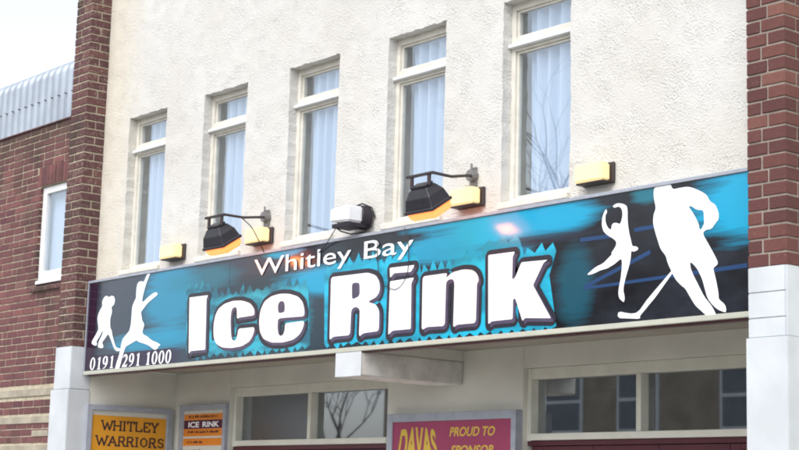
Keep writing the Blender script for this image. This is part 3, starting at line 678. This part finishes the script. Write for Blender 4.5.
# serif figures for the phone number, drawn in a 0..1 box
def ell(cx, cz, rx, rz, n=20, a0=0, a1=360): return [(cx + rx * math.cos(math.radians(a0 + (a1 - a0) * i / n)), cz + rz * math.sin(math.radians(a0 + (a1 - a0) * i / n))) for i in range(n)]
DIG = {
    '0': [ell(.5, .5, .46, .52), ell(.5, .5, .20, .44)],
    '1': [[(.30, 0), (.86, 0), (.86, .06), (.70, .08), (.70, 1.0), (.58, 1.0), (.28, .86), (.30, .80), (.44, .84), (.44, .08), (.30, .06)]],
    '9': [[(.18, .0), (.45, .03), (.74, .18), (.92, .42), (.95, .68), (.86, .90), (.64, 1.02), (.36, 1.02), (.12, .88), (.05, .66), (.14, .44), (.34, .34), (.54, .35), (.66, .42), (.60, .24), (.42, .10), (.18, .05)], ell(.48, .68, .18, .27, 12)],
    '2': [[(.04, 0), (.88, 0), (.96, .22), (.88, .22), (.80, .16), (.40, .15), (.72, .42), (.90, .62), (.88, .84), (.70, .99), (.44, 1.03), (.18, .94), (.06, .74), (.12, .72), (.26, .84), (.44, .86), (.58, .78), (.60, .62), (.48, .42), (.04, .06)]],
}
def digits(s, x0, x1):
    w = (x1 - x0) / len(s); bm = BM()
    for i, ch in enumerate(s):
        lp = [[(x0 + w * (i + .04 + .90 * (x + .12 * z)), 2.812 + .115 * z) for x, z in l] for l in DIG[ch]]; poly2d(bm, lp, SY - .0044)
    mesh_obj('phone_number', bm, M['signwhite'], sign)
digits('0191', -14.09, -13.62); digits('291', -13.49, -13.15); digits('1000', -13.09, -12.63)

# ------------------------------------------------------------------ lights on the wall
def wall_light(x, label):
    z = 3.755
    t = thing('wall_light', label, 'wall light', (x, 0, z), 'cream box lights along the sign top')
    bm = BM(); box(bm, x - .005, x + .275, -.022, -.001, z - .012, z + .128); bevel(bm, .004); mesh_obj('back_plate', bm, M['brown'], t)
    bm = BM(); box(bm, x, x + .25, -.115, -.0225, z, z + .122); bevel(bm, .012, 3); mesh_obj('diffuser', bm, M['diffuser'], t)
    bm = BM(); box(bm, x + .012, x + .262, -.105, -.0225, z - .012, z - .0005); bevel(bm, .003); mesh_obj('base_tray', bm, M['brown'], t)
    return t
wall_light(-12.88, 'cream box light right of the far left tall window')
wall_light(-11.53, 'cream box light half hidden behind the left black floodlight')
wall_light(-8.93, 'cream box light half hidden behind the right black floodlight')
wall_light(-7.67, 'cream box light alone on the wall nearest the right brick pier')

def floodlight(x, z, label):
    """halogen flood on a wall arm, tipped so its glass looks down and back at the sign"""
    y = -.475; t = thing('floodlight', label, 'floodlight', (x, y, z), 'black floodlights over the sign')
    th = math.radians(33); ex = Vector((1, 0, 0)); n = Vector((0, math.sin(th), -math.cos(th))); v = Vector((0, math.cos(th), math.sin(th)))
    c = Vector((x, y, z))
    def fr(bm, levels, caps=(1, 1)):
        rings = []
        for h, a, b, dv in levels:
            rings.append([bm.verts.new(c + ex * sx * a + v * (sv * b + dv) - n * h) for sx, sv in ((-1, -1), (1, -1), (1, 1), (-1, 1))])
        for A_, B_ in zip(rings, rings[1:]):
            for k in range(4): bm.faces.new((A_[k], A_[(k + 1) % 4], B_[(k + 1) % 4], B_[k]))
        if caps[0]: bm.faces.new(rings[0][::-1])
        if caps[1]: bm.faces.new(rings[-1])
    bm = BM(); fr(bm, [(0, .150, .105, 0), (.022, .152, .107, 0), (.023, .142, .098, 0), (.095, .128, .078, .01), (.150, .088, .045, .02)]); bevel(bm, .003)
    hd = mesh_obj('lamp_housing', bm, M['dark'], t)
    bm = BM()
    for k in range(9):
        u = -.1 + k * .025
        p = [c + ex * u + v * q - n * h for h, q in ((.03, -.099), (.03, -.092), (.14, -.028), (.14, -.033))]
        q2 = [w + ex * .006 for w in p]; a_ = [bm.verts.new(w) for w in p]; b_ = [bm.verts.new(w) for w in q2]
        bm.faces.new(a_[::-1]); bm.faces.new(b_)
        for i in range(4): bm.faces.new((a_[i], a_[(i + 1) % 4], b_[(i + 1) % 4], b_[i]))
    mesh_obj('cooling_fins', bm, M['dark'], hd)
    bm = BM(); fr(bm, [(-.001, .138, .094, 0), (-.035, .134, .090, 0), (-.062, .118, .072, 0)]); bevel(bm, .004); mesh_obj('lamp_glass', bm, M['lampglow'], t)
    # gear box on top and stirrup
    bm = BM(); fr(bm, [(.151, .082, .040, .02), (.170, .082, .040, .02)]); bevel(bm, .003); mesh_obj('gear_box', bm, M['dark'], t)
    top = c + v * .02 - n * .170; bar = top.z + .058
    bm = BM(); box(bm, x - .155, x + .13, top.y - .012, top.y + .012, bar, bar + .018)
    for sx in (-.10, .085): box(bm, x + sx - .014, x + sx + .014, top.y - .008, top.y + .008, top.z - .02, bar - .001)
    bevel(bm, .002); mesh_obj('stirrup', bm, M['brown'], t)
    w = Vector((x + .06 - .09, -.035, 3.985)) ; w = Vector((x - .055, -.03, 3.975))
    bm = BM(); tube(bm, [(x + .12, top.y, bar + .010), (x + .07, top.y * .6, bar + .02), (x + .0, -.12, 3.955), w], .011, 8); mesh_obj('arm', bm, M['brown'], t)
    bm = BM(); tube(bm, [w + Vector((0, .026, 0)), w + Vector((0, -.02, 0))], .045, 10); box(bm, w.x - .03, w.x + .03, -.02, -.003, w.z - .09, w.z + .06); tube(bm, [w + Vector((.01, -.01, .03)), w + Vector((.012, -.015, .085))], .008, 6)
    mesh_obj('wall_bracket', bm, M['tape'], t)
    al = bpy.data.lights.new('lamp', 'AREA'); al.shape = 'RECTANGLE'; al.size = .16; al.size_y = .10; al.energy = .9; al.color = (1, .27, .06)
    ao = bpy.data.objects.new('lamp_light', al); COL.objects.link(ao); ao.parent = t; ao.location = n * .068; ao.rotation_euler = (-n).to_track_quat('Z', 'Y').to_euler()
    return t, w
f1, w1 = floodlight(-11.30, 3.685, 'black floodlight glowing amber, the left one, above the letters Wh')
f2, w2 = floodlight(-8.72, 3.675, 'black floodlight glowing amber, the right one, above the letter n')

# white floodlight / sensor housing on a round black bracket
sx_ = -10.05
t = thing('white_sensor_box', 'white square lamp housing on black bracket above the words Whitley Bay', 'security light', (sx_, 0, 3.74))
bm = BM(); box(bm, sx_ - .13, sx_ + .10, -.24, -.085, 3.755, 3.885); bevel(bm, .014, 3)
for v_ in bm.verts:
    if v_.co.x < sx_: v_.co.z = 3.82 + (v_.co.z - 3.82) * .8
mesh_obj('housing', bm, M['white_plastic'], t)
bm = BM(); tube(bm, [(sx_ + .03, -.084, 3.81), (sx_ + .05, -.004, 3.81)], .095, 20); bevel(bm, .006); box(bm, sx_ - .12, sx_ + .10, -.22, -.05, 3.722, 3.752); mesh_obj('bracket', bm, M['cable'], t)
bm = BM(); tube(bm, [(sx_ - .10, -.2, 3.73), (sx_ - .07, -.17, 3.70), (sx_ + .0, -.12, 3.675), (sx_ + .09, -.06, 3.69), (sx_ + .13, -.02, 3.74)], .006, 6)
tube(bm, [(sx_ - .02, -.10, 3.89), (sx_ + .06, -.07, 3.915), (sx_ + .13, -.03, 3.88), (sx_ + .15, -.012, 3.80)], .006, 6); mesh_obj('wire_loop', bm, M['cable'], t)

def cable(pts, label, r=.004):
    bm = BM(); P = [Vector(p) for p in pts]; out = []
    for i in range(len(P) - 1):
        a, b, c_, d = P[max(i - 1, 0)], P[i], P[i + 1], P[min(i + 2, len(P) - 1)]
        for k in range(6):
            s = k / 6; out.append(.5 * ((2 * b) + (-a + c_) * s + (2 * a - 5 * b + 4 * c_ - d) * s * s + (-a + 3 * b - 3 * c_ + d) * s ** 3))
    out.append(P[-1]); tube(bm, out, r, 6)
    return tag(mesh_obj('cable', bm, M['cable'], None, True), label, 'cable')
cable([(-11.18, -.38, 3.90), (-11.176, -.35, 3.88), (-11.173, -.28, 3.829), (-11.24, -.15, 3.73), (-11.246, -.10, 3.655)], 'thin black cable hanging from the left floodlight arm to the sign top')
cable([(-10.10, -.20, 3.79), (-10.16, -.18, 3.74), (-10.27, -.15, 3.681), (-10.41, -.10, 3.623), (-10.50, -.094, 3.58)], 'thin black cable dropping diagonally from the white lamp housing')
cable([(-9.80, -.03, 3.676), (-9.755, -.095, 3.57), (-9.75, -.094, 3.463), (-9.71, -.094, 3.29), (-9.58, -.094, 3.215), (-9.49, -.094, 3.215), (-9.406, -.094, 3.29), (-9.382, -.094, 3.41), (-9.395, -.095, 3.55), (-9.44, -.095, 3.66)], 'thin black cable looping over the letter i of the sign', .003)

# ------------------------------------------------------------------ boards in the porch
def letters_slab(bm, s, y0, y1, z0, h, fn):
    """stroke letters with slab serifs"""
    S = {'W': [((0, 1), (.27, 0)), ((.27, 0), (.5, .8)), ((.5, .8), (.73, 0)), ((.73, 0), (1, 1))], 'H': [((.12, 0), (.12, 1)), ((.88, 0), (.88, 1)), ((.12, .5), (.88, .5))],
         'I': [((.5, 0), (.5, 1))], 'T': [((.5, 0), (.5, 1)), ((.02, 1), (.98, 1)), ((.04, 1), (.04, .78)), ((.96, 1), (.96, .78))], 'L': [((.15, 0), (.15, 1)), ((.15, 0), (.92, 0)), ((.92, 0), (.92, .28))],
         'E': [((.15, 0), (.15, 1)), ((.15, 0), (.9, 0)), ((.15, 1), (.9, 1)), ((.15, .52), (.65, .52)), ((.9, 0), (.9, .25)), ((.88, 1), (.88, .78))],
         'Y': [((.5, 0), (.5, .48)), ((.5, .48), (.08, 1)), ((.5, .48), (.92, 1))], 'A': [((.08, 0), (.5, 1)), ((.5, 1), (.92, 0)), ((.25, .35), (.75, .35))],
         'R': [((.15, 0), (.15, 1)), ((.15, 1), (.7, 1)), ((.7, 1), (.86, .78)), ((.86, .78), (.7, .5)), ((.7, .5), (.15, .5)), ((.5, .5), (.9, 0))],
         'O': [((.5, 1), (.15, .75)), ((.15, .75), (.15, .25)), ((.15, .25), (.5, 0)), ((.5, 0), (.85, .25)), ((.85, .25), (.85, .75)), ((.85, .75), (.5, 1))],
         'S': [((.88, .8), (.6, 1)), ((.6, 1), (.2, .9)), ((.2, .9), (.2, .6)), ((.2, .6), (.8, .42)), ((.8, .42), (.82, .12)), ((.82, .12), (.45, 0)), ((.45, 0), (.12, .2))]}
    SER = {'W': [(0, 1), (1, 1)], 'H': [(.12, 0), (.12, 1), (.88, 0), (.88, 1)], 'I': [(.5, 0), (.5, 1)], 'T': [(.5, 0)], 'L': [(.15, 1)], 'E': [], 'Y': [(.5, 0), (.08, 1), (.92, 1)], 'A': [(.08, 0), (.92, 0)], 'R': [(.15, 0), (.9, 0)], 'O': [], 'S': []}
    wd = {'W': 1.35, 'I': .5, 'H': 1.1, 'O': 1.05, 'A': 1.1}
    tot = sum(wd.get(c, .95) + .12 for c in s) - .12; k = (y1 - y0) / tot; x = y0; lay = 0
    for ch in s:
        w = wd.get(ch, .95) * k
        segs = list(S[ch]) + [((sx - .16 / wd.get(ch, .95), sz), (sx + .16 / wd.get(ch, .95), sz)) for sx, sz in SER[ch]]
        for (a, b) in segs:
            p = Vector((x + a[0] * w, z0 + a[1] * h)); q = Vector((x + b[0] * w, z0 + b[1] * h)); d = (q - p).normalized()
            th = h * (.075 if abs(d.x) > .8 else .10); nn = Vector((-d.y, d.x)) * th; p2, q2 = p - d * th * .5, q + d * th * .5
            lay += .00006
            vs = [bm.verts.new(fn(*w_, lay)) for w_ in (p2 + nn, p2 - nn, q2 - nn, q2 + nn)]; bm.faces.new(vs)
        x += w + .12 * k
nb = thing('notice_board', 'amber poster board reading Whitley Warriors in a grey frame on the porch side wall', 'notice board', (-14.19, .43, 1.0))
xf = -14.150
bm = BM()
for q in ((-.040, .018, 1.0, 2.50), (.852, .905, 1.0, 2.50), (.0185, .8515, 2.448, 2.4995), (.0185, .8515, 1.0005, 1.05)): box(bm, -14.192, xf, q[0], q[1], q[2], q[3])
bevel(bm, .003); mesh_obj('board_frame', bm, M['grey'], nb)
bm = BM(); box(bm, -14.192, -14.172, .019, .851, 1.051, 2.4475); mesh_obj('backing_paper', bm, M['paper'], nb)
bm = BM(); box(bm, -14.1718, -14.170, .030, .846, 1.2, 2.402); mesh_obj('poster', bm, M['yellow'], nb)
bm = BM(); fn = lambda u, v, l=0: (-14.1685 + l, u, v)
for w_s, ya, yb_, zz in (('WHITLEY', .135, .757, 2.266), ('WARRIORS', .082, .835, 2.119)):
    bm = BM(); letters_slab(bm, w_s, ya, yb_, zz, .085, fn); mesh_obj('poster_word', bm, M['ink'], nb)

ib = thing('poster_case', 'small grey case with orange and plum Ice Rink poster left of the entrance window', 'poster case', (-13.6, .95, 1.2))
x0, x1, yf = -14.03, -13.225, .905
bm = BM()
for q in ((x0, x0 + .058, 1.2, 2.535), (x1 - .045, x1, 1.2, 2.535), (x0 + .0585, x1 - .0455, 2.478, 2.5345), (x0 + .0585, x1 - .0455, 1.2005, 1.26)): box(bm, q[0], q[1], yf, .949, q[2], q[3])
bevel(bm, .003); mesh_obj('case_frame', bm, M['grey'], ib)
bm = BM(); box(bm, x0 + .058, x1 - .045, .925, .948, 1.261, 2.4775); mesh_obj('poster', bm, M['paper'], ib)
bm = BM(); a, b = x0 + .066, x1 - .052
for za, zb in ((2.388, 2.445), (2.232, 2.303), (2.142, 2.212)): box(bm, a, b, .9235, .9248, za, zb)
mesh_obj('orange_stripe', bm, M['orange'], ib)
bm = BM(); box(bm, a, b, .9238, .9248, 2.3045, 2.3865); mesh_obj('plum_stripe', bm, M['plum'], ib)
for w_s, xa, xb in (('ICE', a + .08, a + .27), ('RINK', a + .33, b - .07)):
    bm = BM(); put_text(bm, w_s, xa, xb, 2.318, .052, lambda u, v: (u, .9228, v), .03); mesh_obj('poster_word', bm, M['signwhite'], ib)
bm = BM(); random.seed(3)   # small print, too small to read in the photograph
for z, xa, xb in ((2.41, a + .08, b - .1), (2.262, a + .08, b - .08), (2.165, a + .07, a + .32), (2.085, a + .07, a + .3), (2.03, a + .07, a + .42), (1.97, a + .07, a + .36)):
    x = xa
    while x < xb:
        w = random.uniform(.012, .022); box(bm, x, x + w, .9225, .9232, z, z + random.uniform(.014, .024)); x += w + random.choice((.006, .006, .02))
mesh_obj('small_print', bm, M['ink'], ib)

db = thing('sponsor_board', 'magenta sponsor board with yellow lettering in a deep grey frame between the entrance windows', 'sign board', (-10.0, .95, 1.2))
x0, x1, yf = -10.767, -9.230, .872
bm = BM()
for q in ((x0, x0 + .066, 1.3, 2.365), (x1 - .052, x1, 1.3, 2.365), (x0 + .0665, x1 - .0525, 2.298, 2.3645), (x0 + .0665, x1 - .0525, 1.3005, 1.36)): box(bm, q[0], q[1], yf, .949, q[2], q[3])
bevel(bm, .003); mesh_obj('board_frame', bm, M['grey'], db)
bm = BM(); box(bm, x0 + .066, x1 - .052, .884, .9, 1.36, 2.2975); mesh_obj('board_face', bm, M['pink'], db)
fy = lambda u, v: (u, .8825, v)
bm = BM(); put_text(bm, 'PROUD TO', -9.995, -9.465, 2.172, .072, fy, .022, .22); mesh_obj('board_words', bm, M['gold'], db)
bm = BM(); put_text(bm, 'SPONSOR', -9.975, -9.475, 2.028, .072, fy, .022, .22); mesh_obj('board_words', bm, M['gold'], db)
bm = BM(); put_text(bm, 'DAVAS', -10.60, -10.16, 1.99, .262, fy, .035, 0, lambda u, v: (.5 + (u - .5) * (1.18 - .22 * v), v * (1 - .35 * (u - .45) ** 2)))
mesh_obj('sponsor_name', bm, M['gold'], db)

# ------------------------------------------------------------------ street
bm = BM(); s = 600
vs = [bm.verts.new(p) for p in ((-s, -s, -.15), (s, -s, -.15), (s, s, -.15), (-s, s, -.15))]; bm.faces.new(vs); struct(mesh_obj('ground', bm, M['asphalt']))
bm = BM(); box(bm, -60, 30, -3.2, 1.2, -.148, 0); struct(mesh_obj('pavement', bm, M['slab']))
bm = BM(); box(bm, -60, 30, -3.35, -3.205, -.148, .005); bevel(bm, .01); struct(mesh_obj('kerb', bm, M['kerbs']))
bm = BM(); box(bm, -60, 30, -19, -14, -.148, 0); struct(mesh_obj('pavement', bm, M['slab']))
bm = BM(); box(bm, -60, 30, -13.995, -13.85, -.148, .005); bevel(bm, .01); struct(mesh_obj('kerb', bm, M['kerbs']))

def house(x, w, label):
    y = -19.5; h = 5.6; t = thing('terraced_house', label, 'house', (x, y, 0), 'terraced houses across the street')
    bm = BM(); box(bm, x, x + w, y - 8, y, 0, h); mesh_obj('wall', bm, M['housebrick'], t)
    bm = BM(); r = [(y + .3, h), (y - 4, h + 2.6), (y - 8.3, h)]
    a_ = [bm.verts.new((x, p, q)) for p, q in r]; b_ = [bm.verts.new((x + w, p, q)) for p, q in r]
    bm.faces.new(a_); bm.faces.new(b_[::-1])
    for i in range(3): bm.faces.new((a_[i], b_[i], b_[(i + 1) % 3], a_[(i + 1) % 3]))
    rf = mesh_obj('roof', bm, M['slate'], t)
    bm = BM(); box(bm, x + w - .6, x + w + .3, y - 4.5, y - 3.5, h + 1.6, h + 3.6); mesh_obj('chimney', bm, M['housebrick'], rf)
    for wx in (x + w * .16, x + w * .6):
        for z in (.9, 3.6):
            bm = BM(); q = 1.15; box(bm, wx - .08, wx + q + .08, y, y + .06, z - .1, z + 1.5); f = mesh_obj('window', bm, M['wframe'], t)
            bm = BM(); box(bm, wx, wx + q, y + .061, y + .07, z, z + .66); box(bm, wx, wx + q, y + .061, y + .07, z + .74, z + 1.42); mesh_obj('pane', bm, M['housepane'], f)
for k, lb in enumerate(('nearest', 'second', 'third', 'farthest')): house(-14 - 5.6 * (k + 1), 5.6, 'brown brick terraced house opposite, %s of the row reflected in the entrance glass' % lb)

def bare_tree(x, y, h, seed, label):
    random.seed(seed); bm = BM(); bt = BM()
    t = thing('bare_tree', label, 'tree', (x, y, 0), 'bare winter trees across the street')
    def grow(p, d, L, r, dep):
        pts = [p]; q = p.copy(); dd = d.copy()
        for k in range(3):
            dd = (dd + Vector([random.uniform(-.16, .16) for _ in range(3)]) + Vector((0, 0, .04))).normalized(); q = q + dd * L / 3; pts.append(q.copy())
        tube(bm if dep > 0 else bt, pts, r, 6 if dep < 3 else 4, r * .6, False)
        if dep >= 6: return
        for k in range(3 if dep < 4 else 2):
            ax = dd.orthogonal().normalized(); ax.rotate(Quaternion(dd, random.uniform(0, 6.28)))
            nd = dd.copy(); nd.rotate(Quaternion(ax, random.uniform(.3, .75))); grow(pts[-1] if k < 2 else pts[2], nd, L * random.uniform(.62, .82), r * .58, dep + 1)
    grow(Vector((x, y, 0)), Vector((0, 0, 1)), h * .27, h * .009, 0)
    mesh_obj('trunk', bt, M['bark'], t); mesh_obj('crown', bm, M['bark'], t)
bare_tree(-37, -29, 19.5, 5, 'tall bare branched tree behind the terraced houses, reflected in the right upper window')
bare_tree(-47, -25, 11, 9, 'bare branched tree past the end of the terrace, reflected in the left entrance window')
bare_tree(-55, -19, 13, 12, 'bare branched tree farthest along the opposite pavement, reflected in the annex window')

# ------------------------------------------------------------------ light
SUN_EL, SUN_AZ = math.radians(50), math.radians(160)   # compass-style: from the street, a little to the right
wd = bpy.data.worlds.new('World'); SC.world = wd; wd.use_nodes = True; nt = wd.node_tree; nt.nodes.clear()
sky = nt.nodes.new('ShaderNodeTexSky'); sky.sky_type = 'NISHITA'; sky.sun_disc = False; sky.sun_elevation = SUN_EL; sky.sun_rotation = SUN_AZ
sky.dust_density = 3; sky.air_density = 1; sky.ozone_density = 1
hs = nt.nodes.new('ShaderNodeHueSaturation'); hs.inputs['Saturation'].default_value = .35
bg = nt.nodes.new('ShaderNodeBackground'); bg.inputs[1].default_value = .15; ow = nt.nodes.new('ShaderNodeOutputWorld')
nt.links.new(sky.outputs[0], hs.inputs['Color']); nt.links.new(hs.outputs[0], bg.inputs[0]); nt.links.new(bg.outputs[0], ow.inputs[0])
sl = bpy.data.lights.new('sun', 'SUN'); sl.energy = .7; sl.angle = math.radians(60); sl.color = (1, .97, .93)
so = bpy.data.objects.new('sun', sl); COL.objects.link(so)
dirv = Vector((math.sin(SUN_AZ) * math.cos(SUN_EL), math.cos(SUN_AZ) * math.cos(SUN_EL), math.sin(SUN_EL)))
so.rotation_euler = dirv.to_track_quat('Z', 'Y').to_euler()

vs = SC.view_settings; vs.view_transform = 'Standard'; vs.look = 'None'; vs.gamma = 1; vs.use_curve_mapping = False; vs.exposure = 1.05
SC.render.filter_size = 2.0
try: SC.cycles.pixel_filter_type = 'BLACKMAN_HARRIS'; SC.cycles.filter_width = 2.0
except Exception: pass
